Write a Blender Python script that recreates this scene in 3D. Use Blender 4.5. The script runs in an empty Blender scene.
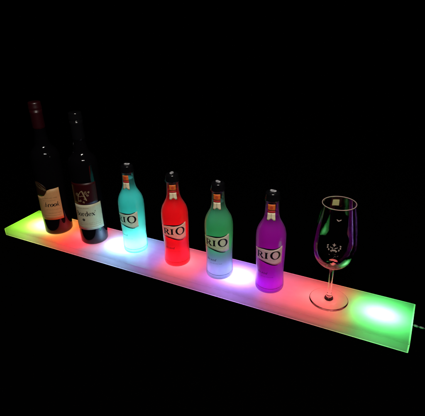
import bpy, bmesh, math, random
from math import sin, cos, pi, radians, atan2
random.seed(4)
scene = bpy.context.scene
C = bpy.context.scene.collection

# ------------------------------------------------------------------ camera
CAM = (0.97049, -0.64827, 0.53937)
cd = bpy.data.cameras.new("camera")
cam = bpy.data.objects.new("camera", cd); C.objects.link(cam)
cam.location = CAM
cam.rotation_euler = (radians(64.17943), radians(1.43251), radians(27.01495))
cd.sensor_width = 36; cd.lens = 433.328 / 425 * 36
cd.clip_start = 0.01; cd.clip_end = 100
scene.camera = cam

w = bpy.data.worlds.new("World"); scene.world = w; w.use_nodes = True
w.node_tree.nodes["Background"].inputs[0].default_value = (0.5, 0.55, 0.7, 1)
w.node_tree.nodes["Background"].inputs[1].default_value = 0.0

scene.view_settings.view_transform = 'Standard'
scene.view_settings.look = 'None'
scene.view_settings.exposure = 0
scene.view_settings.gamma = 1
scene.render.engine = 'CYCLES'
cy = scene.cycles
cy.use_denoising = True
cy.max_bounces = 14; cy.diffuse_bounces = 6; cy.glossy_bounces = 6
cy.transmission_bounces = 12; cy.transparent_max_bounces = 16
cy.sample_clamp_indirect = 4.0
cy.blur_glossy = 0.5

# ------------------------------------------------------------------ helpers
def link(o, parent=None):
    C.objects.link(o)
    if parent: o.parent = parent
    return o

def meshobj(name, verts, faces, mat, parent=None, smooth=True, mats=None, midx=None):
    me = bpy.data.meshes.new(name)
    me.from_pydata(verts, [], faces); me.update()
    for m in (mats or [mat]): me.materials.append(m)
    for i, p in enumerate(me.polygons):
        p.use_smooth = smooth
        if midx: p.material_index = midx[i]
    return link(bpy.data.objects.new(name, me), parent)

def tag(o, label, cat, group=None):
    o['label'] = label; o['category'] = cat
    if group: o['group'] = group

def thing(name, loc, label, cat, group=None, rotz=0):
    o = bpy.data.objects.new(name, None); o.empty_display_size = 0.02
    C.objects.link(o); o.location = loc; o.rotation_euler = (0, 0, rotz)
    tag(o, label, cat, group); return o

def spline(pts, n=6):
    """Catmull-Rom through a profile; a point given twice stays a sharp corner."""
    out = []
    N = len(pts)
    for i in range(N - 1):
        p1, p2 = pts[i], pts[i + 1]
        if p1 == p2: continue
        p0 = pts[i - 1] if i > 0 else p1
        p3 = pts[i + 2] if i + 2 < N else p2
        for k in range(n):
            t = k / n
            out.append(tuple(0.5 * (2 * b + (c - a) * t + (2 * a - 5 * b + 4 * c - d) * t * t + (3 * b - a - 3 * c + d) * t ** 3)
                             for a, b, c, d in zip(p0, p1, p2, p3)))
    out.append(pts[-1])
    return [(max(r, 0.0), z) for r, z in out]

def lathe(name, prof, mat, parent=None, seg=96, flute=None, closed=False):
    """Revolve (r, z). flute(r, z, a) may change the radius."""
    verts, faces, rings = [], [], []
    for r, z in prof:
        if r < 1e-6:
            rings.append([len(verts)] * seg); verts.append((0, 0, z))
        else:
            ring = []
            for k in range(seg):
                a = 2 * pi * k / seg
                rr = flute(r, z, a) if flute else r
                ring.append(len(verts)); verts.append((rr * cos(a), rr * sin(a), z))
            rings.append(ring)
    pairs = list(zip(rings, rings[1:])) + ([(rings[-1], rings[0])] if closed else [])
    for A, B in pairs:
        for k in range(seg):
            j = (k + 1) % seg
            f = []
            for v in (A[k], A[j], B[j], B[k]):
                if v not in f: f.append(v)
            if len(f) > 2: faces.append(f)
    return meshobj(name, verts, faces, mat, parent)

def wrap(name, rfun, top, bot, a0, a1, mat, parent, lift=0.00014, na=60, nz=8):
    """Paper label round a turned surface between two curves top(a), bot(a) (degrees), with a thin paper edge."""
    verts, faces = [], []
    def grid(extra):
        base = len(verts)
        for i in range(na + 1):
            a = a0 + (a1 - a0) * i / na
            t, b = top(a), bot(a)
            for k in range(nz + 1):
                z = b + (t - b) * k / nz
                r = rfun(z) + extra
                verts.append((r * cos(radians(a)), r * sin(radians(a)), z))
        return base
    o = grid(lift); inn = grid(0.00003)
    w_ = nz + 1
    for i in range(na):
        for k in range(nz):
            faces.append([o + i * w_ + k, o + (i + 1) * w_ + k, o + (i + 1) * w_ + k + 1, o + i * w_ + k + 1])
    border = [i * w_ for i in range(na + 1)] + [na * w_ + k for k in range(1, w_)] + [i * w_ + nz for i in range(na - 1, -1, -1)] + [k for k in range(nz - 1, 0, -1)]
    for p, q in zip(border, border[1:] + border[:1]):
        faces.append([inn + p, inn + q, o + q, o + p])
    return meshobj(name, verts, faces, mat, parent)

def interp(tab):
    def f(x):
        if x <= tab[0][0]: return tab[0][1]
        for (xa, ya), (xb, yb) in zip(tab, tab[1:]):
            if x <= xb:
                t = (x - xa) / (xb - xa); t = t * t * (3 - 2 * t) * .5 + t * .5
                return ya + (yb - ya) * t
        return tab[-1][1]
    return f

# -------- lettering drawn as pen strokes: every stroke = [(x, y, width), ...] in units of the x-height / cap height
def arc(cx, cy_, rx, ry, d0, d1, n=18, wf=lambda a: .1):
    return [(cx + rx * cos(radians(d0 + (d1 - d0) * i / n)), cy_ + ry * sin(radians(d0 + (d1 - d0) * i / n)),
             wf(d0 + (d1 - d0) * i / n)) for i in range(n + 1)]
thick = lambda lo, hi: (lambda a: lo + (hi - lo) * abs(cos(radians(a))) ** 1.5)
def seg_(x0, y0, x1, y1, w0, w1=None, n=5):
    w1 = w0 if w1 is None else w1
    return [(x0 + (x1 - x0) * i / n, y0 + (y1 - y0) * i / n, w0 + (w1 - w0) * i / n) for i in range(n + 1)]
G = {}
G['R'] = (1.02, [seg_(.2, 0, .2, 1, .19), seg_(0, .03, .42, .03, .06), seg_(0, .97, .3, .97, .06),
                arc(.42, .73, .30, .24, 95, -95, wf=thick(.05, .17)), seg_(.25, .49, .44, .49, .06), seg_(.25, .97, .44, .97, .06),
                seg_(.46, .49, .86, .03, .13, .19), seg_(.76, .03, 1.02, .03, .07)])
G['I'] = (.48, [seg_(.24, 0, .24, 1, .20), seg_(.02, .03, .46, .03, .07), seg_(.02, .97, .46, .97, .07)])
G['O'] = (1.3, [arc(.65, .5, .56, .60, 0, 360, 48, wf=thick(.07, .2))])
G['B'] = (.95, [seg_(.2, 0, .2, 1.5, .18), seg_(0, .03, .5, .03, .07), seg_(0, 1.47, .5, 1.47, .07), seg_(.2, .78, .5, .78, .07),
                arc(.45, 1.12, .3, .34, 90, -90, wf=thick(.06, .17)), arc(.48, .4, .36, .37, 90, -90, wf=thick(.06, .18))])
G['o'] = (.95, [arc(.46, .5, .36, .47, 0, 360, 30, wf=thick(.07, .2))])
G['r'] = (.8, [seg_(.25, 0, .25, .98, .17), seg_(.05, .03, .5, .03, .07), seg_(.05, .95, .25, .95, .07), arc(.5, .62, .25, .32, 165, 50, wf=lambda a: .1), [(.64, .86, .16), (.7, .78, .16)]])
G['d'] = (.98, [arc(.4, .48, .32, .46, 20, 340, 28, wf=thick(.07, .18)), seg_(.74, 0, .74, 1.5, .17), seg_(.55, 1.47, .74, 1.47, .07), seg_(.74, .03, .95, .03, .07)])
G['e'] = (.88, [arc(.43, .5, .34, .46, 0, 325, 28, wf=thick(.07, .18)), seg_(.12, .52, .76, .52, .07)])
G['x'] = (.9, [seg_(.1, .95, .8, .03, .18), seg_(.78, .95, .1, .03, .07), seg_(0, .95, .3, .95, .06), seg_(.62, .95, .9, .95, .06), seg_(0, .03, .26, .03, .06), seg_(.6, .03, .92, .03, .06)])
G["'"] = (.3, [seg_(.15, 1.55, .08, 1.15, .14, .05)])
G['b'] = (.9, [seg_(.18, 0, .18, 1.6, .12), arc(.42, .46, .28, .42, 150, -160, 24, wf=thick(.06, .13))])
G['k'] = (.9, [seg_(.18, 0, .18, 1.6, .12), seg_(.72, .95, .2, .42, .07), seg_(.34, .55, .8, 0, .13)])

def strokes_of(text, x0, y0, h, sx=1.0, slant=0.0, gap=.12, grow=None):
    out, x = [], x0
    for i, ch in enumerate(text):
        if ch == ' ': x += .5 * h * sx; continue
        adv, sts = G[ch]
        g = grow.get(ch, 1) if grow else 1
        for st in sts:
            out.append([(x + (px + slant * py) * h * sx * g, y0 + (py * g - (g - 1) * .5) * h, pw * h * g) for px, py, pw in st])
        x += (adv * g + gap) * h * sx
    return out, x

def ink(name, strokes, rfun, ang0, mat, parent, lift=0.00022, bold=1.0):
    """strokes: lists of (arc length in m, z in m, width in m), wrapped round the bottle; ang0 in degrees."""
    verts, faces = [], []
    for n_, st in enumerate(strokes):
        ext = lift + n_ * 4e-6
        base = len(verts)
        loop = abs(st[0][0] - st[-1][0]) < 1e-7 and abs(st[0][1] - st[-1][1]) < 1e-7
        for i, (u, z, wd) in enumerate(st):
            a_, b_ = st[max(i - 1, 0)], st[min(i + 1, len(st) - 1)]
            if loop and i in (0, len(st) - 1): a_, b_ = st[-2], st[1]
            dx, dz = b_[0] - a_[0], b_[1] - a_[1]
            L = math.hypot(dx, dz) or 1
            nx, nz = -dz / L * wd * bold / 2, dx / L * wd * bold / 2
            for s in (-1, 1):
                zz = z + s * nz; uu = u + s * nx
                r = rfun(zz); a = radians(ang0) + uu / r; r += ext
                verts.append((r * cos(a), r * sin(a), zz))
        for i in range(len(st) - 1):
            faces.append([base + 2 * i, base + 2 * i + 1, base + 2 * i + 3, base + 2 * i + 2])
    return meshobj(name, verts, faces, mat, parent, smooth=False)

def squiggle(u0, u1, z, h, wd, seed, slope=0):
    """a line of print too small to read, set in letter shapes"""
    rnd = random.Random(seed); out = []; u = u0
    while u < u1:
        wrd = ''.join(rnd.choice('oredokbexro') for _ in range(rnd.randint(3, 7)))
        st, u = strokes_of(wrd, u, z + slope * (u - u0), h, .95, .15, .14)
        out += st; u += h * .7
    return out

def tube(name, pts, r, mat, parent, seg=16):
    from mathutils import Vector
    verts, faces = [], []
    for i, p in enumerate(pts):
        a = Vector(pts[max(i - 1, 0)]); b = Vector(pts[min(i + 1, len(pts) - 1)])
        d = (b - a).normalized(); s = d.cross(Vector((0, 0, 1))).normalized(); u = s.cross(d)
        rr = r[i] if isinstance(r, list) else r
        for k in range(seg):
            q = Vector(p) + (s * cos(2 * pi * k / seg) + u * sin(2 * pi * k / seg)) * rr
            verts.append(tuple(q))
    for i in range(len(pts) - 1):
        for k in range(seg):
            j = (k + 1) % seg
            faces.append([i * seg + k, i * seg + j, (i + 1) * seg + j, (i + 1) * seg + k])
    faces.append(list(range(seg))[::-1]); faces.append(list(range((len(pts) - 1) * seg, len(pts) * seg)))
    return meshobj(name, verts, faces, mat, parent)

# ------------------------------------------------------------------ materials
def newmat(name):
    m = bpy.data.materials.new(name); m.use_nodes = True
    nt = m.node_tree; nt.nodes.clear()
    out = nt.nodes.new('ShaderNodeOutputMaterial')
    return m, nt, out
def N(nt, t, **kw):
    n = nt.nodes.new(t)
    for k, v in kw.items():
        if k in n.inputs.keys(): n.inputs[k].default_value = v
        else: setattr(n, k, v)
    return n
def mix(nt, fac, a, b):
    m = nt.nodes.new('ShaderNodeMixShader')
    if isinstance(fac, (int, float)): m.inputs[0].default_value = fac
    else: nt.links.new(fac, m.inputs[0])
    nt.links.new(a, m.inputs[1]); nt.links.new(b, m.inputs[2]); return m.outputs[0]
def col(c): return (c[0], c[1], c[2], 1)

def plastic(name, c, rough=.3, bump=0, scale=200, metallic=0, spec=.5, var=0.0, coat=0):
    m, nt, out = newmat(name)
    p = N(nt, 'ShaderNodeBsdfPrincipled', Roughness=rough, Metallic=metallic)
    p.inputs['Base Color'].default_value = col(c)
    p.inputs['Specular IOR Level'].default_value = spec
    p.inputs['Coat Weight'].default_value = coat
    tc = N(nt, 'ShaderNodeTexCoord')
    if var:
        nz = N(nt, 'ShaderNodeTexNoise', Scale=scale * .4, Detail=4.0)
        nt.links.new(tc.outputs['Object'], nz.inputs['Vector'])
        mr = N(nt, 'ShaderNodeMapRange'); mr.inputs[3].default_value = 1 - var; mr.inputs[4].default_value = 1 + var
        nt.links.new(nz.outputs[0], mr.inputs[0])
        mm = N(nt, 'ShaderNodeVectorMath', operation='SCALE'); mm.inputs[0].default_value = c
        nt.links.new(mr.outputs[0], mm.inputs['Scale']); nt.links.new(mm.outputs[0], p.inputs['Base Color'])
    if bump:
        nz = N(nt, 'ShaderNodeTexNoise', Scale=scale, Detail=3.0)
        nt.links.new(tc.outputs['Object'], nz.inputs['Vector'])
        b = N(nt, 'ShaderNodeBump', Strength=bump, Distance=.0005)
        nt.links.new(nz.outputs[0], b.inputs['Height']); nt.links.new(b.outputs[0], p.inputs['Normal'])
    nt.links.new(p.outputs[0], out.inputs[0]); return m

def acrylic(name, c, trans, gloss, rough=.22):
    """milky acrylic sheet: lets the lamps behind it through and spreads their light"""
    m, nt, out = newmat(name)
    tc = N(nt, 'ShaderNodeTexCoord')
    nz = N(nt, 'ShaderNodeTexNoise', Scale=60.0, Detail=5.0)
    nt.links.new(tc.outputs['Object'], nz.inputs['Vector'])
    mp = N(nt, 'ShaderNodeMapping'); mp.inputs['Scale'].default_value = (2.5, 90, 90)
    nt.links.new(tc.outputs['Object'], mp.inputs['Vector'])
    n2 = N(nt, 'ShaderNodeTexNoise', Scale=1.0, Detail=3.0)
    nt.links.new(mp.outputs[0], n2.inputs['Vector'])
    ad = N(nt, 'ShaderNodeMath', operation='ADD'); nt.links.new(nz.outputs[0], ad.inputs[0]); nt.links.new(n2.outputs[0], ad.inputs[1])
    mr = N(nt, 'ShaderNodeMapRange'); mr.inputs[1].default_value = .6; mr.inputs[2].default_value = 1.4
    mr.inputs[3].default_value = .93; mr.inputs[4].default_value = 1.03
    nt.links.new(ad.outputs[0], mr.inputs[0])
    mm = N(nt, 'ShaderNodeVectorMath', operation='SCALE'); mm.inputs[0].default_value = c
    nt.links.new(mr.outputs[0], mm.inputs['Scale'])
    t = N(nt, 'ShaderNodeBsdfTranslucent'); nt.links.new(mm.outputs[0], t.inputs[0])
    d = N(nt, 'ShaderNodeBsdfDiffuse'); d.inputs[0].default_value = col(c)
    s = mix(nt, trans, d.outputs[0], t.outputs[0])
    g = N(nt, 'ShaderNodeBsdfGlossy', Roughness=rough); g.inputs[0].default_value = (1, 1, 1, 1)
    fr = N(nt, 'ShaderNodeFresnel', IOR=1.45)
    ml = N(nt, 'ShaderNodeMath', operation='MULTIPLY'); ml.inputs[1].default_value = gloss
    nt.links.new(fr.outputs[0], ml.inputs[0])
    nt.links.new(mix(nt, ml.outputs[0], s, g.outputs[0]), out.inputs[0]); return m

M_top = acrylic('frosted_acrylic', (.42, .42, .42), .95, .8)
M_side = acrylic('clear_acrylic_side', (.30, .30, .30), .95, .5, .1)  # darker tone puts the dimmer front and unlit edge into the colour
M_edge = acrylic('polished_acrylic_edge', (.80, .80, .80), .95, .3, .1)  # paler tone puts the light caught by the edges into the colour
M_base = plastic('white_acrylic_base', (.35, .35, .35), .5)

# black cloth/table: swallows all light as in the photograph
M_table = plastic('black_velvet', (.0006, .0006, .0006), 1.0, spec=0.0)

def frosted_glass():
    m, nt, out = newmat('frosted_glass_shell')
    lw = N(nt, 'ShaderNodeLayerWeight', Blend=.35)
    tr = N(nt, 'ShaderNodeBsdfTransparent'); tr.inputs[0].default_value = (.97, .98, .98, 1)
    tl = N(nt, 'ShaderNodeBsdfTranslucent'); tl.inputs[0].default_value = (.75, .8, .82, 1)
    df = N(nt, 'ShaderNodeBsdfDiffuse'); df.inputs[0].default_value = (.7, .74, .76, 1)
    fro = mix(nt, .10, tl.outputs[0], df.outputs[0])
    mr = N(nt, 'ShaderNodeMapRange'); mr.inputs[1].default_value = .15; mr.inputs[2].default_value = .9
    mr.inputs[3].default_value = .07; mr.inputs[4].default_value = .55
    nt.links.new(lw.outputs['Facing'], mr.inputs[0])
    body = mix(nt, mr.outputs[0], tr.outputs[0], fro)
    g = N(nt, 'ShaderNodeBsdfGlossy', Roughness=.2)
    fr = N(nt, 'ShaderNodeFresnel', IOR=1.4)
    ml = N(nt, 'ShaderNodeMath', operation='MULTIPLY'); ml.inputs[1].default_value = .95
    nt.links.new(fr.outputs[0], ml.inputs[0])
    nt.links.new(mix(nt, ml.outputs[0], body, g.outputs[0]), out.inputs[0]); return m
M_shell = frosted_glass()

def liquid(name, c):
    m, nt, out = newmat(name)
    tc = N(nt, 'ShaderNodeTexCoord')
    nz = N(nt, 'ShaderNodeTexNoise', Scale=22.0, Detail=3.0)
    nt.links.new(tc.outputs['Object'], nz.inputs['Vector'])
    mr = N(nt, 'ShaderNodeMapRange'); mr.inputs[1].default_value = .3; mr.inputs[2].default_value = .7
    mr.inputs[3].default_value = .88; mr.inputs[4].default_value = 1.0
    nt.links.new(nz.outputs[0], mr.inputs[0])
    mm = N(nt, 'ShaderNodeVectorMath', operation='SCALE'); mm.inputs[0].default_value = c
    nt.links.new(mr.outputs[0], mm.inputs['Scale'])
    # sides darkened in the colour, imitating a longer light path through the drink
    lw = N(nt, 'ShaderNodeLayerWeight', Blend=.3)
    pw_ = N(nt, 'ShaderNodeMapRange'); pw_.inputs[1].default_value = .05; pw_.inputs[2].default_value = .8
    pw_.inputs[3].default_value = 1.0; pw_.inputs[4].default_value = .45
    nt.links.new(lw.outputs['Facing'], pw_.inputs[0])
    m2 = N(nt, 'ShaderNodeVectorMath', operation='SCALE')
    nt.links.new(mm.outputs[0], m2.inputs[0]); nt.links.new(pw_.outputs[0], m2.inputs['Scale'])
    mm = m2
    t = N(nt, 'ShaderNodeBsdfTranslucent'); nt.links.new(mm.outputs[0], t.inputs[0])
    d = N(nt, 'ShaderNodeBsdfDiffuse'); nt.links.new(mm.outputs[0], d.inputs[0])
    nt.links.new(mix(nt, .985, d.outputs[0], t.outputs[0]), out.inputs[0]); return m

def paper(name, c, tr=.25, rough=.45, var=.08):
    m, nt, out = newmat(name)
    tc = N(nt, 'ShaderNodeTexCoord')
    nz = N(nt, 'ShaderNodeTexNoise', Scale=160.0, Detail=5.0)
    nt.links.new(tc.outputs['Object'], nz.inputs['Vector'])
    mr = N(nt, 'ShaderNodeMapRange'); mr.inputs[1].default_value = .3; mr.inputs[2].default_value = .7
    mr.inputs[3].default_value = 1 - var; mr.inputs[4].default_value = 1.0
    nt.links.new(nz.outputs[0], mr.inputs[0])
    mm = N(nt, 'ShaderNodeVectorMath', operation='SCALE'); mm.inputs[0].default_value = c
    nt.links.new(mr.outputs[0], mm.inputs['Scale'])
    p = N(nt, 'ShaderNodeBsdfPrincipled', Roughness=rough); nt.links.new(mm.outputs[0], p.inputs['Base Color'])
    p.inputs['Specular IOR Level'].default_value = .3
    t = N(nt, 'ShaderNodeBsdfTranslucent'); nt.links.new(mm.outputs[0], t.inputs[0])
    nt.links.new(mix(nt, tr, p.outputs[0], t.outputs[0]), out.inputs[0]); return m

M_cream = paper('cream_label_paper', (.97, .83, .66), .40)
M_tan = paper('tan_label_paper', (.62, .34, .14), .0)
M_ivory = paper('ivory_label_paper', (.56, .52, .35), .0)
M_burg = paper('burgundy_label_paper', (.030, .001, .002), 0, .4)
M_ink = plastic('black_ink', (.006, .005, .008), .5, spec=.2)
M_brown = plastic('brown_ink', (.16, .07, .02), .5)
M_gold = plastic('gold_foil', (.42, .31, .16), .4, metallic=.3)
M_orange = paper('orange_label_paper', (.85, .17, .03), .12)
M_redband = paper('red_band_paper', (.62, .03, .03), .12)
M_neckcream = paper('pale_neck_paper', (.95, .82, .55), .12)
M_cap = plastic('black_gloss_cap', (.004, .004, .005), .16, coat=.6)
M_dark = plastic('dark_bottle_glass', (.0025, .0022, .003), .065, bump=.05, scale=40, spec=.6)
M_caps_red = plastic('dark_red_capsule_foil', (.020, .001, .003), .35, bump=.1, scale=300)
M_caps_blk = plastic('black_capsule_foil', (.004, .004, .005), .12, bump=.05, scale=300)
M_silver = plastic('brushed_steel', (.55, .55, .57), .28, metallic=1)
M_tab = plastic('pale_pull_tab', (.5, .5, .53), .3, metallic=.35)
M_cable = plastic('black_cable_rubber', (.01, .01, .01), .5)
M_grey = plastic('grey_connector_plastic', (.15, .15, .17), .35)
M_yellow = paper('yellow_sticker', (.85, .78, .35), .3)
mg, nt, out = newmat('clear_crystal')
gl = N(nt, 'ShaderNodeBsdfGlass', Roughness=0.0, IOR=1.5)
nt.links.new(gl.outputs[0], out.inputs[0]); M_glass = mg

# ------------------------------------------------------------------ table
me_v = [(-3, -1.2, -.0245), (4, -1.2, -.0245), (4, 5, -.0245), (-3, 5, -.0245)]
v = me_v + [(x, y, -.0645) for x, y, _ in me_v]
tb = meshobj('table_surface', v, [[0, 1, 2, 3], [7, 6, 5, 4], [0, 4, 5, 1], [1, 5, 6, 2], [2, 6, 7, 3], [3, 7, 4, 0]], M_table, smooth=False)
tb['kind'] = 'structure'

# ------------------------------------------------------------------ the lit shelf
LX, WY, TH = 1.0024, .1206, .020
shelf = thing('light_shelf', (0, 0, 0), 'long frosted acrylic shelf glowing green, red, white, violet and pink under the bottles', 'light shelf')
def shelf_box():
    b = .0010                                  # polished bevel
    X0, X1, Y0, Y1, Z0, Z1 = 0, LX, 0, WY, -TH, 0
    verts, faces, mi = [], [], []
    def V(*p): verts.append(p); return len(verts) - 1
    def q(a, bb, c, d, m): faces.append([a, bb, c, d]); mi.append(m)
    sx, sy = (X0, X1), (Y0, Y1)
    # corner vertex sets: for each corner three points (pulled in z, x, y)
    P = {}
    for i, x in enumerate((X0, X1)):
        for j, y in enumerate((Y0, Y1)):
            for k, z in enumerate((Z0, Z1)):
                ix = b if i == 0 else -b; iy = b if j == 0 else -b; iz = b if k == 0 else -b
                P[i, j, k, 'x'] = V(x, y + iy, z + iz)
                P[i, j, k, 'y'] = V(x + ix, y, z + iz)
                P[i, j, k, 'z'] = V(x + ix, y + iy, z)
    e = .0016
    def panel(fn, us, vs, m, polished):
        """a face divided so that the polished rim strips are faces of their own"""
        ids = [[V(*fn(u, v_)) for v_ in vs] for u in us]
        for a in range(len(us) - 1):
            for c in range(len(vs) - 1):
                side = set()
                if a == 0: side.add('u0')
                if a == len(us) - 2: side.add('u1')
                if c == 0: side.add('v0')
                if c == len(vs) - 2: side.add('v1')
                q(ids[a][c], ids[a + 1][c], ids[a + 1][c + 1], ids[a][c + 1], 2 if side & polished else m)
    cuts = lambda lo, hi: (lo + b, lo + b + e, hi - b - e, hi - b)
    panel(lambda u, v_: (u, v_, Z1), cuts(X0, X1), cuts(Y0, Y1), 0, {'u0', 'u1', 'v1'})
    for j in (0, 1): panel(lambda u, v_: (u, sy[j], v_), cuts(X0, X1), cuts(Z0, Z1), 1, {'u0', 'u1', 'v0'})
    for i in (0, 1): panel(lambda u, v_: (sx[i], u, v_), cuts(Y0, Y1), cuts(Z0, Z1), 1, {'u0', 'u1', 'v0', 'v1'})
    q(P[0,0,0,'z'], P[1,0,0,'z'], P[1,1,0,'z'], P[0,1,0,'z'], 3)
    for k in (0, 1):
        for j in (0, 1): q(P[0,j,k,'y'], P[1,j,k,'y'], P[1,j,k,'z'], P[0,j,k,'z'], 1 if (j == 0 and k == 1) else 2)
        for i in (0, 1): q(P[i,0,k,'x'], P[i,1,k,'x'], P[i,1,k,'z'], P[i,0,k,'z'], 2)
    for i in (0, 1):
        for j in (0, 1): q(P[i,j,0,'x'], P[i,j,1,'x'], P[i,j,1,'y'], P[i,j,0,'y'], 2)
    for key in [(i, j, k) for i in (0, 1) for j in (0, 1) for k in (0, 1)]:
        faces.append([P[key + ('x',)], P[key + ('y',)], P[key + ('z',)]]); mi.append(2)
    o = meshobj('acrylic_body', verts, faces, None, shelf, smooth=False, mats=[M_top, M_side, M_edge, M_base], midx=mi)
    bm = bmesh.new(); bm.from_mesh(o.data); bmesh.ops.remove_doubles(bm, verts=bm.verts, dist=1e-6); bmesh.ops.recalc_face_normals(bm, faces=bm.faces); bm.to_mesh(o.data); bm.free()
    return o
shelf_box()
# four clear feet under the shelf
for fx in (.06, LX - .06):
    for fy in (.02, WY - .02):
        o = lathe('foot', [(0, -.0244), (.006, -.0244), (.0065, -.022), (.006, -.0203), (0, -.0203)], M_cable, shelf, 24)
        o.location = (fx, fy, 0)

def lamp(kind, name, loc, c, power, parent, size=None, size_y=None, rot=None, radius=None):
    ld = bpy.data.lights.new(name, kind); ld.color = c; ld.energy = power
    if kind == 'AREA':
        ld.shape = 'RECTANGLE'; ld.size = size; ld.size_y = size_y
    elif radius is not None: ld.shadow_soft_size = radius
    o = bpy.data.objects.new(name, ld); link(o, parent); o.location = loc
    if rot: o.rotation_euler = rot
    return o
UP = (pi, 0, 0)
# the strip of colour-changing diodes inside the shelf (x, colour, glow power, length of the glow, hot spot power)
LEDS = [(.040, (.34, 1, .02), .085, .08, 0), (.086, (.85, 1, .22), .03, .06, .24), (.160, (1, .10, .005), .070, .06, 0), (.222, (1, .01, .02), .125, .08, .05),
        (.290, (.90, .40, .60), .034, .05, 0), (.350, (.26, .52, 1), .10, .13, .40), (.435, (.50, .22, 1), .045, .08, 0),
        (.515, (1, .12, .15), .095, .12, .04), (.595, (.70, .12, .65), .046, .06, 0), (.652, (.42, .18, 1), .085, .14, .40),
        (.745, (1, .12, .18), .070, .09, .0), (.825, (1, .10, .11), .085, .10, .03),
        (.884, (.85, .33, .05), .020, .03, 0), (.955, (.03, .80, .10), .066, .09, .0), (.948, (.07, 1, .17), .0, .1, .30)]
for x, c, pw, ln, hot in LEDS:
    if pw:
        l = lamp('AREA', 'diode_glow', (x, WY / 2, -.0165), c, pw * 1.12, shelf, ln, .108, UP)
    if hot:
        for zz, share, sx_, sy_ in ((-.0165, .34, .150, .105), (-.0168, .30, .095, .066), (-.0171, .14, .055, .034)):
            k_ = {.34: 0, .30: .06, .14: .35}[share]
            l = lamp('AREA', 'diode_glow', (x, WY / 2 + .002, zz), tuple(q * (1 - k_) + k_ for q in c), hot * share * 1.08, shelf, sx_, sy_, UP)
            l.data.shape = 'ELLIPSE'
            l.data.spread = radians(160)

# ------------------------------------------------------------------ the four small frosted bottles
BODY = [(0, .0008), (0, .0008), (.020, .0008), (.0262, .0012), (.0284, .004), (.0292, .0095), (.0288, .020), (.0277, .036), (.0277, .048),
        (.0284, .068), (.0291, .09), (.0295, .112), (.0289, .127), (.0262, .1385), (.0212, .1485), (.0168, .157), (.0143, .166),
        (.0134, .176), (.0130, .188), (.0130, .1945), (.0140, .1955), (.0146, .1975), (.0140, .1995), (.0125, .2005)]
SP = spline(BODY, 5)
def rad_of(prof):
    tab = sorted((z, r) for r, z in prof if r > .01)
    return lambda z: interp(tab)(z)
def lin(tab):
    tab = sorted(tab)
    def f(x):
        if x <= tab[0][0]: return tab[0][1]
        for (xa, ya), (xb, yb) in zip(tab, tab[1:]):
            if x <= xb: return ya + (yb - ya) * (x - xa) / max(xb - xa, 1e-9)
        return tab[-1][1]
    return f
RS = lin([(z, r) for r, z in SP if r > .0115])

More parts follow.
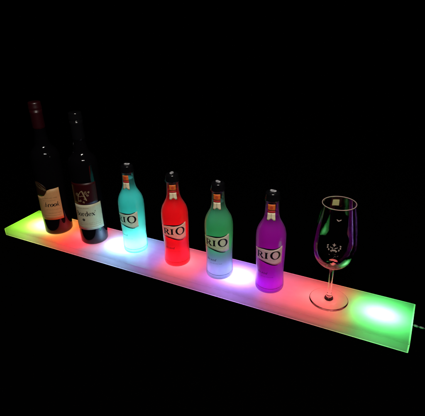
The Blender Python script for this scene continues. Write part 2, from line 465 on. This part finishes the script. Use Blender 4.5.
def cocktail_bottle(x, y, label, lc, hi, lo, turn, level=.172, script='Bo Red', tabturn=35, neckturn=0, rise=0):
    """lc: colour of the drink, hi / lo: (colour, power) of the light carried in its upper and lower half"""
    ang = math.degrees(atan2(CAM[1] - y, CAM[0] - x)) + turn
    t = thing('cocktail_bottle', (x, y, 0.0003), label, 'bottle', 'small frosted bottles on the light shelf')
    lathe('glass_body', SP, M_shell, t)
    ins = [(max(r - .0023, 0), z + (.0022 if z < .01 else 0)) for r, z in SP if z < level]
    ins += [(0, ins[-1][1])]
    lathe('liquid', ins, liquid('drink_' + label.split()[1], lc), t)
    # crown cap with a fluted skirt
    cp = spline([(.0142, .1975), (.0142, .1975), (.0150, .1986), (.0151, .2010), (.0146, .2040), (.0141, .2080), (.0136, .2112), (.0122, .2132), (.009, .2141), (.0055, .2137), (0, .2135)], 4)
    fl = lambda r, z, a: r * (1 + (.035 * max(0, (.206 - z) / .008)) * (.5 + .5 * cos(a * 21))) if z < .206 else r
    lathe('cap', cp, M_cap, t, 168, fl)
    tab = [(.0058 * cos(k * pi / 16) + .001, .0026 * sin(k * pi / 16), .2148 + .0012 * max(0, cos(k * pi / 16))) for k in range(33)]
    tb0 = tube('pull_tab', tab, .0015, M_tab, t, 10)
    tb0.rotation_euler = (0, 0, radians(ang + tabturn))
    # flag shaped front label
    top = lin([(-76, .1005), (-62, .1015), (-50, .1035), (-29, .1052), (-10, .1050), (8, .1050), (20, .1058), (30, .1074), (40, .1094), (46, .1100)])
    bot = lin([(-76, .0770), (-62, .0772), (-50, .0772), (-27, .0757), (-10, .0732), (5, .0705), (18, .0690), (28, .0693), (38, .0705), (46, .0712)])
    sh = lambda f: (lambda a: f(a - ang))
    lab = wrap('front_label', RS, sh(top), sh(bot), ang - 76, ang + 46, M_cream, t, .00014)
    R0 = .0291
    U = lambda deg: radians(deg) * R0
    st, xx = [], 0
    for ch, a0, z0, h, sx in (('R', -61, .0834, .0136, 1.22), ('I', -26, .0838, .0134, 1.18), ('O', -2.0, .0846, .0144, 1.04)):
        s, _ = strokes_of(ch, U(a0), z0, h, sx); st += s
    ink('brand_lettering', st, RS, ang, M_ink, lab, bold=1.5)
    tb_, bb_ = [], []
    for i in range(31):
        a = -62 + 98 * i / 30
        tb_.append((U(a), top(a) + .0004, .0020 * (1 - .8 * abs(i - 16) / 16) + .0004))
    for i in range(31):
        a = -54 + 82 * i / 30
        bb_.append((U(a), bot(a) - .0002, .0018 * (1 - .75 * abs(i - 15) / 15) + .0004))
    ink('border_line', [tb_], RS, ang, M_ink, lab, bold=1.4); ink('border_line', [bb_], RS, ang, M_ink, lab, bold=1.3)
    small = squiggle(U(-26), U(12), .0805, .0009, .0003, 3, -.05)
    ink('small_print', small, RS, ang, M_brown, lab)
    # handwriting under the label
    s2, _ = strokes_of(script, U(-56), .0470, .0036, 1.05, .25, .12)
    ink('script_lettering', s2, RS, ang, M_ink, t, .0003, bold=1.2)
    ink('small_print', squiggle(U(-40), U(4), .0400, .0013, .0003, 15), RS, ang, M_ink, t, .0003)
    # ribbon down the neck
    an = ang - turn * .3 - 9 + neckturn
    W = 32
    one = lambda z: (lambda a: z)
    wrap('neck_label_top', RS, one(.1925), one(.1795), an - W, an + W, M_orange, t, .00014, 24, 4)
    wrap('neck_label_band', RS, one(.1793), one(.1752), an - W, an + W, M_redband, t, .00018, 24, 3)
    notch = lambda a: .1595 + .0045 * max(0, 1 - abs(a - an) / 22)
    nl = wrap('neck_label_tail', RS, one(.1750), notch, an - W, an + W, M_neckcream, t, .00014, 24, 4)
    ink('neck_script', [[(.0006 * sin(i * 1.1), .166 + i * .0005, .0005) for i in range(16)]], RS, an, M_brown, nl)
    em = [[(.0022 * cos(i * pi / 8), .1862 + .0026 * sin(i * pi / 8), .0009) for i in range(17)], [(-.0012, .1862, .0014), (.0012, .1862, .0014)]]
    ink('neck_emblem', em, RS, an, M_redband, t, .00045)
    # unseen lamps added inside the drink, imitating diode light carried up it
    lamp('POINT', 'drink_light', (0, 0, .128), hi[0], hi[1] * .30, t, radius=.006)
    lamp('POINT', 'drink_light', (0, 0, .085), hi[0], hi[1], t, radius=.010)
    # two more added lamps tint the sides of the foot like the nearby diodes
    for sgn, (lc_, lp_) in zip((-1, 1), lo):
        lamp('POINT', 'drink_light', (sgn * .0135 * cos(radians(27)), sgn * .0135 * sin(radians(27)), .020), lc_, lp_, t, radius=.008)
    return t

cocktail_bottle(.384, .066, 'small teal frosted bottle with a cream label, first right of the dark wine bottles', (.18, .88, .82), ((.0, 1, .88), .013), (((1, .98, 1), .13), ((.8, 1, 1), .06)), -23, .184, tabturn=80, neckturn=-4)
cocktail_bottle(.505, .060, 'small red frosted bottle with a cream label between the teal and green ones', (.95, .012, .03), ((1, .2, .2), .034), (((1, 1, 1), .045), ((1, .5, .7), .018)), 2, .170, tabturn=-20, neckturn=5)
cocktail_bottle(.614, .056, 'small green frosted bottle turning lavender at its foot', (.38, .68, .64), ((.03, 1, .08), .0165), (((1, .22, .85), .026), ((.42, .34, 1), .042)), -2, .174, tabturn=30, neckturn=-2)
cocktail_bottle(.728, .056, 'small purple frosted bottle with a cream label, nearest the wine glass', (.80, .03, .80), ((.66, .0, .56), .017), (((.30, .25, 1), .024), ((1, .15, .40), .013)), 3, .168, tabturn=48, neckturn=2)

# ------------------------------------------------------------------ the two wine bottles
def lines_of(strokes, RW, ang, lab):
    rows = {}
    for st in strokes: rows.setdefault(round(sum(p[1] for p in st) / len(st), 3), []).append(st)
    for z in sorted(rows): ink('small_print', rows[z], RW, ang, M_brown, lab)
WB = [(0, .0010), (0, .0010), (.024, .0008), (.0300, .0012), (.0325, .0045), (.0333, .010), (.0334, .05), (.0334, .10), (.0334, .150), (.0334, .196),
      (.0326, .2075), (.0290, .2175), (.0220, .2255), (.0172, .2340), (.0151, .2470), (.0142, .256), (.0138, .280), (.0136, .316), (.0136, .316)]
def wine_bottle(x, y, h, label, capmat, build, fat=1.0):
    ang = math.degrees(atan2(CAM[1] - y, CAM[0] - x))
    prof = spline([(r * (fat if z < .248 else 1), z if z < .248 else .248 + (z - .248) * (h - .248) / .080) for r, z in WB], 5)
    t = thing('wine_bottle', (x, y, .0003), label, 'wine bottle')
    lathe('glass_body', prof, M_dark, t)
    RW = lin([(z, r) for r, z in prof if r > .0134])
    zc = h - .062
    cap = [(RW(zc) + .0001, zc), (RW(zc) + .0006, zc + .0004)]
    cap += [(RW(zc + k * .004) + .0006, zc + k * .004) for k in range(1, 10)]
    cap += [(.0146, h - .0185), (.0146, h - .0185), (.0152, h - .017), (.0152, h - .012), (.0146, h - .0105), (.0144, h - .004), (.0138, h - .0012), (.0120, h), (.006, h - .0002), (0, h - .0004)]
    lathe('capsule', cap, capmat, t)
    build(t, ang, RW); return t

def label_brook(t, ang, RW):
    sh = lambda f: (lambda a: f(a - ang))
    R0 = .0334; U = lambda d: radians(d) * R0
    top = lin([(-80, .108), (-50, .1085), (-36, .111), (-27, .1175), (-20, .1255), (-8, .1280), (28, .1295)])
    lab = wrap('front_label', RW, sh(top), sh(lambda a: .0450), ang - 80, ang + 28, M_tan, t)
    motif = wrap('crest_label', RW, sh(lambda a: .1475 - .00001 * (a + 60) ** 2), sh(lambda a: top(a) + .0006), ang - 84, ang - 22, plastic('dark_crest_paper', (.03, .012, .005), .4, spec=.3), t)
    s = []
    for k in range(7):
        a0 = -76 + k * 8
        s.append([(U(a0) + .0030 * (1 - i / 16) * cos(i * .55 + k), .1395 - k * .0022 + .0030 * (1 - i / 16) * sin(i * .55 + k), .0005) for i in range(15)])
    s.append([(U(-78 + i * 2.2), .1440 - .0000105 * (i * 2.2) ** 2 * .6, .0006) for i in range(24)])
    ink('gold_scroll', s, RW, ang, M_gold, motif)
    a, _ = strokes_of('brook', U(-44), .0815, .0078, 1.02, .30, .02)
    ink('script_lettering', a, RW, ang, M_ink, lab, bold=1.5)
    s = squiggle(U(-52), U(10), .1040, .0018, .0004, 21) + squiggle(U(-46), U(6), .0975, .0012, .0003, 22)
    s += squiggle(U(-40), U(14), .0725, .0012, .0003, 23) + squiggle(U(-34), U(8), .0630, .0014, .0003, 24)
    s += [[(U(-60 + 80 * i / 20), .0570, .0005) for i in range(21)], [(U(-60 + 80 * i / 20), .0500, .0004) for i in range(21)]]
    lines_of(s, RW, ang, lab)

def label_bordex(t, ang, RW):
    sh = lambda f: (lambda a: f(a - ang))
    R0 = .0334; U = lambda d: radians(d) * R0
    lab = wrap('front_label', RW, sh(lambda a: .1095 + .00001 * max(a, 0) * 3), sh(lambda a: .0435), ang - 76, ang + 50, M_ivory, t)
    bl = wrap('upper_label', RW, sh(lambda a: .1640), sh(lambda a: .1105 + .00001 * max(a, 0) * 3), ang - 76, ang + 38, M_burg, t)
    a, _ = strokes_of("Bordex'", U(-66), .0805, .0082, 1.0, .0, .06)
    ink('lettering', a, RW, ang, M_ink, lab, bold=1.45)
    em = [[(U(-34) + r * cos(k * pi / 8), .0705 + r * sin(k * pi / 8), .0010) for k in range(17)] for r in (.0030, .0018)]
    em.append([(U(-34) - .001, .0705, .0018), (U(-34) + .001, .0705, .0018)])
    ink('round_emblem', em, RW, ang, M_ink, lab)
    s = squiggle(U(-58), U(-12), .1000, .0020, .0006, 31) + squiggle(U(-62), U(30), .0610, .0014, .0004, 32) + squiggle(U(-58), U(36), .0565, .0016, .0004, 33)
    s += [[(U(-70 + 112 * i / 30), .0515, .0005) for i in range(31)]]
    lines_of(s, RW, ang, lab)
    # ornate gold monogram on the burgundy part
    g = []
    c0 = U(-24); z0 = .1320
    g.append([(c0 - .012 + i * .0010, z0 - .010 + .024 * math.sqrt(i / 12), .0009) for i in range(12)])
    g.append([(c0 + .0005 + i * .0007, z0 + .014 - i * .0021, .0016) for i in range(13)])
    g.append([(c0 - .013 + i * .0016, z0 + .001 * sin(i), .0007) for i in range(12)])
    for k, (dx, dz, r) in enumerate([(-.013, .004, .004), (.009, .008, .004), (.013, .002, .003), (.006, -.006, .003), (-.006, -.011, .003), (.001, -.015, .0026), (-.011, -.013, .0024), (.016, .009, .0025)]):
        g.append([(c0 + dx + r * (1 - i / 20) * cos(i * .5 + k), z0 + dz + r * (1 - i / 20) * sin(i * .5 + k), .0006) for i in range(18)])
    ink('gold_monogram', g, RW, ang, M_gold, bl, bold=1.7)

wine_bottle(.140, .060, .335, 'dark wine bottle with a dark red capsule and tan label, farther from the teal bottle', M_caps_red, label_brook, 1.05)
wine_bottle(.262, .059, .322, 'dark wine bottle with ivory and burgundy label beside the teal bottle', M_caps_blk, label_bordex)

# ------------------------------------------------------------------ wine glass
t = thing('wine_glass', (.849, .063, .0004), 'clear stemmed wine glass, empty, standing before the green end of the shelf', 'wine glass')
outer = [(.0370, .0009), (.0366, .0018), (.030, .0026), (.020, .0038), (.011, .0060), (.0062, .0100), (.0045, .0170), (.0038, .030), (.0036, .048), (.0040, .064), (.0058, .0725),
         (.0110, .0775), (.0200, .0825), (.0290, .0905), (.0360, .1010), (.0398, .1130), (.0408, .1250), (.0400, .1380), (.0380, .1560), (.0350, .1760), (.0315, .1970), (.0298, .2090)]
inner = [(.0286, .2090), (.0306, .1970), (.0342, .1760), (.0372, .1560), (.0391, .1380), (.0399, .1250), (.0388, .1130), (.0349, .1015), (.0280, .0942), (.0195, .0892), (.0120, .0872), (.0055, .0886), (0, .0894)]
prof = [(0, .0)] + [(.030, 0), (.0362, .0001)] + spline(outer, 5) + [(.0296, .2095), (.0292, .2097), (.0288, .2095)] + spline(inner, 5)
g = lathe('glass_bowl_and_stem', prof, M_glass, t, 128)
ang = math.degrees(atan2(CAM[1] - .063, CAM[0] - .849))
RG = lin([(z, r) for r, z in inner if r > .02])
mE, nt, out = newmat('etched_glass')  # pale material with glints and refracted light put into its colour
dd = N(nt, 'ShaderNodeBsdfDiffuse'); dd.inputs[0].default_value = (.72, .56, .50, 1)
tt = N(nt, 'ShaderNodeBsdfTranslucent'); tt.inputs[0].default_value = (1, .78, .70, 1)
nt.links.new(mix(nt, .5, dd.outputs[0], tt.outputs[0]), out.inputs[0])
RGO = lin([(z, r) for r, z in outer if r > .02])
zc_ = .1400
motif = []  # strokes imitating shelf light refracted in the bowl
for sgn in (-1, 1):
    for k in range(4):                       # leaf-shaped strokes of the refracted glow
        a0 = .25 + k * .48
        cx_, cz_ = sgn * .0125 * sin(a0), zc_ - .0095 * cos(a0) + .002
        motif.append([(cx_ + sgn * (.0042 * t_) * cos(a0 + .7), cz_ + .0042 * t_ * sin(a0 + .7), .0024 * sin(pi * min(max(t_, .04), .96))) for t_ in [i / 8 for i in range(9)]])
    motif.append([(sgn * (.0012 + i * .0009), zc_ + .0005 + .0002 * i * i * .25, .0014 - .0001 * i) for i in range(7)])
motif.append([(0, zc_ + .0035 + i * .0011, (.0005, .0020, .0034, .0026, .0016, .0012, .0004)[i]) for i in range(7)])   # star-shaped glint
motif.append([(-.0032 + i * .0008, zc_ + .0070, (.0004, .0008, .0012, .0016, .0018, .0016, .0012, .0008, .0004)[i]) for i in range(9)])
motif.append([(-.0036 + i * .0009, zc_ - .0035 - .0003 * (i % 2), .0030) for i in range(9)])
ink('etched_emblem', motif, RGO, ang - 1, mE, t, .0001)  # refracted shelf glow drawn on the bowl as pale strokes
ink('etched_mark', [[(-.0042 + i * .0009, .1915 + (.0018 - i * .0007 if i < 4 else -.0008 + (i - 4) * .0005), (.0006, .0012, .0018, .0020, .0018, .0014, .0014, .0018, .0012, .0006)[i]) for i in range(10)]], RGO, ang + 5, mE, t, .0001)  # lamp reflection on the bowl drawn as a pale stroke
lathe('rim', [(.0292 + .0006 * cos(k * pi / 6), .2097 + .0006 * sin(k * pi / 6)) for k in range(12)], mE, t, 96, closed=True)  # added pale ring, the bright rim highlight is put into its colour
def yellow_patch():  # pale yellow square on the far inner wall
    verts, faces = [], []
    a0, a1, z0, z1 = ang + 180 + 1, ang + 180 + 24, .1905, .2035
    for lay in (.0004, .0001):
        for i in range(9):
            for k in range(5):
                z = z0 + (z1 - z0) * k / 4; r = RG(z) - lay; a = radians(a0 + (a1 - a0) * i / 8)
                verts.append((r * cos(a), r * sin(a), z))
    for i in range(8):
        for k in range(4):
            faces.append([i * 5 + k, i * 5 + k + 1, i * 5 + k + 6, i * 5 + k + 5])
    return meshobj('sticker', verts, faces, M_yellow, t)
s = yellow_patch(); s['label'] = 'small pale yellow square sticker inside the rim'

# ------------------------------------------------------------------ cable
cb = thing('power_cable', (LX, .068, -.010), 'thin cable with a small grey connector leaving the green end of the shelf', 'cable')
tube('wire', [(0, 0, 0), (.006, 0, 0), (.02, 0, -.0005), (.04, .001, -.003), (.07, .004, -.009), (.1, .01, -.0125), (.2, .03, -.013), (.35, .02, -.013)], .0012, M_cable, cb)
tube('connector', [(.003, 0, 0), (.0035, 0, 0), (.0085, 0, -.0001), (.009, 0, -.0001)], [.0012, .0019, .0019, .0013], M_grey, cb)
tube('connector', [(.0125, 0, -.0003), (.013, 0, -.0003), (.0185, 0, -.0005), (.019, 0, -.0005)], [.0012, .0016, .0016, .0013], M_grey, cb)

# ------------------------------------------------------------------ two small lamps above the photographer (they make the paired highlights)
from mathutils import Vector
def keylamp(loc, target, power, size, c):
    o = lamp('AREA', 'overhead_lamp', loc, c, power, None, size, size)
    o.rotation_euler = (Vector(target) - Vector(loc)).to_track_quat('-Z', 'Y').to_euler()
keylamp((.93, -.62, 1.25), (.5, .06, .1), 8.0, .07, (1, .93, .84))
keylamp((1.12, -.45, 1.20), (.5, .06, .1), 5.0, .06, (1, .95, .88))
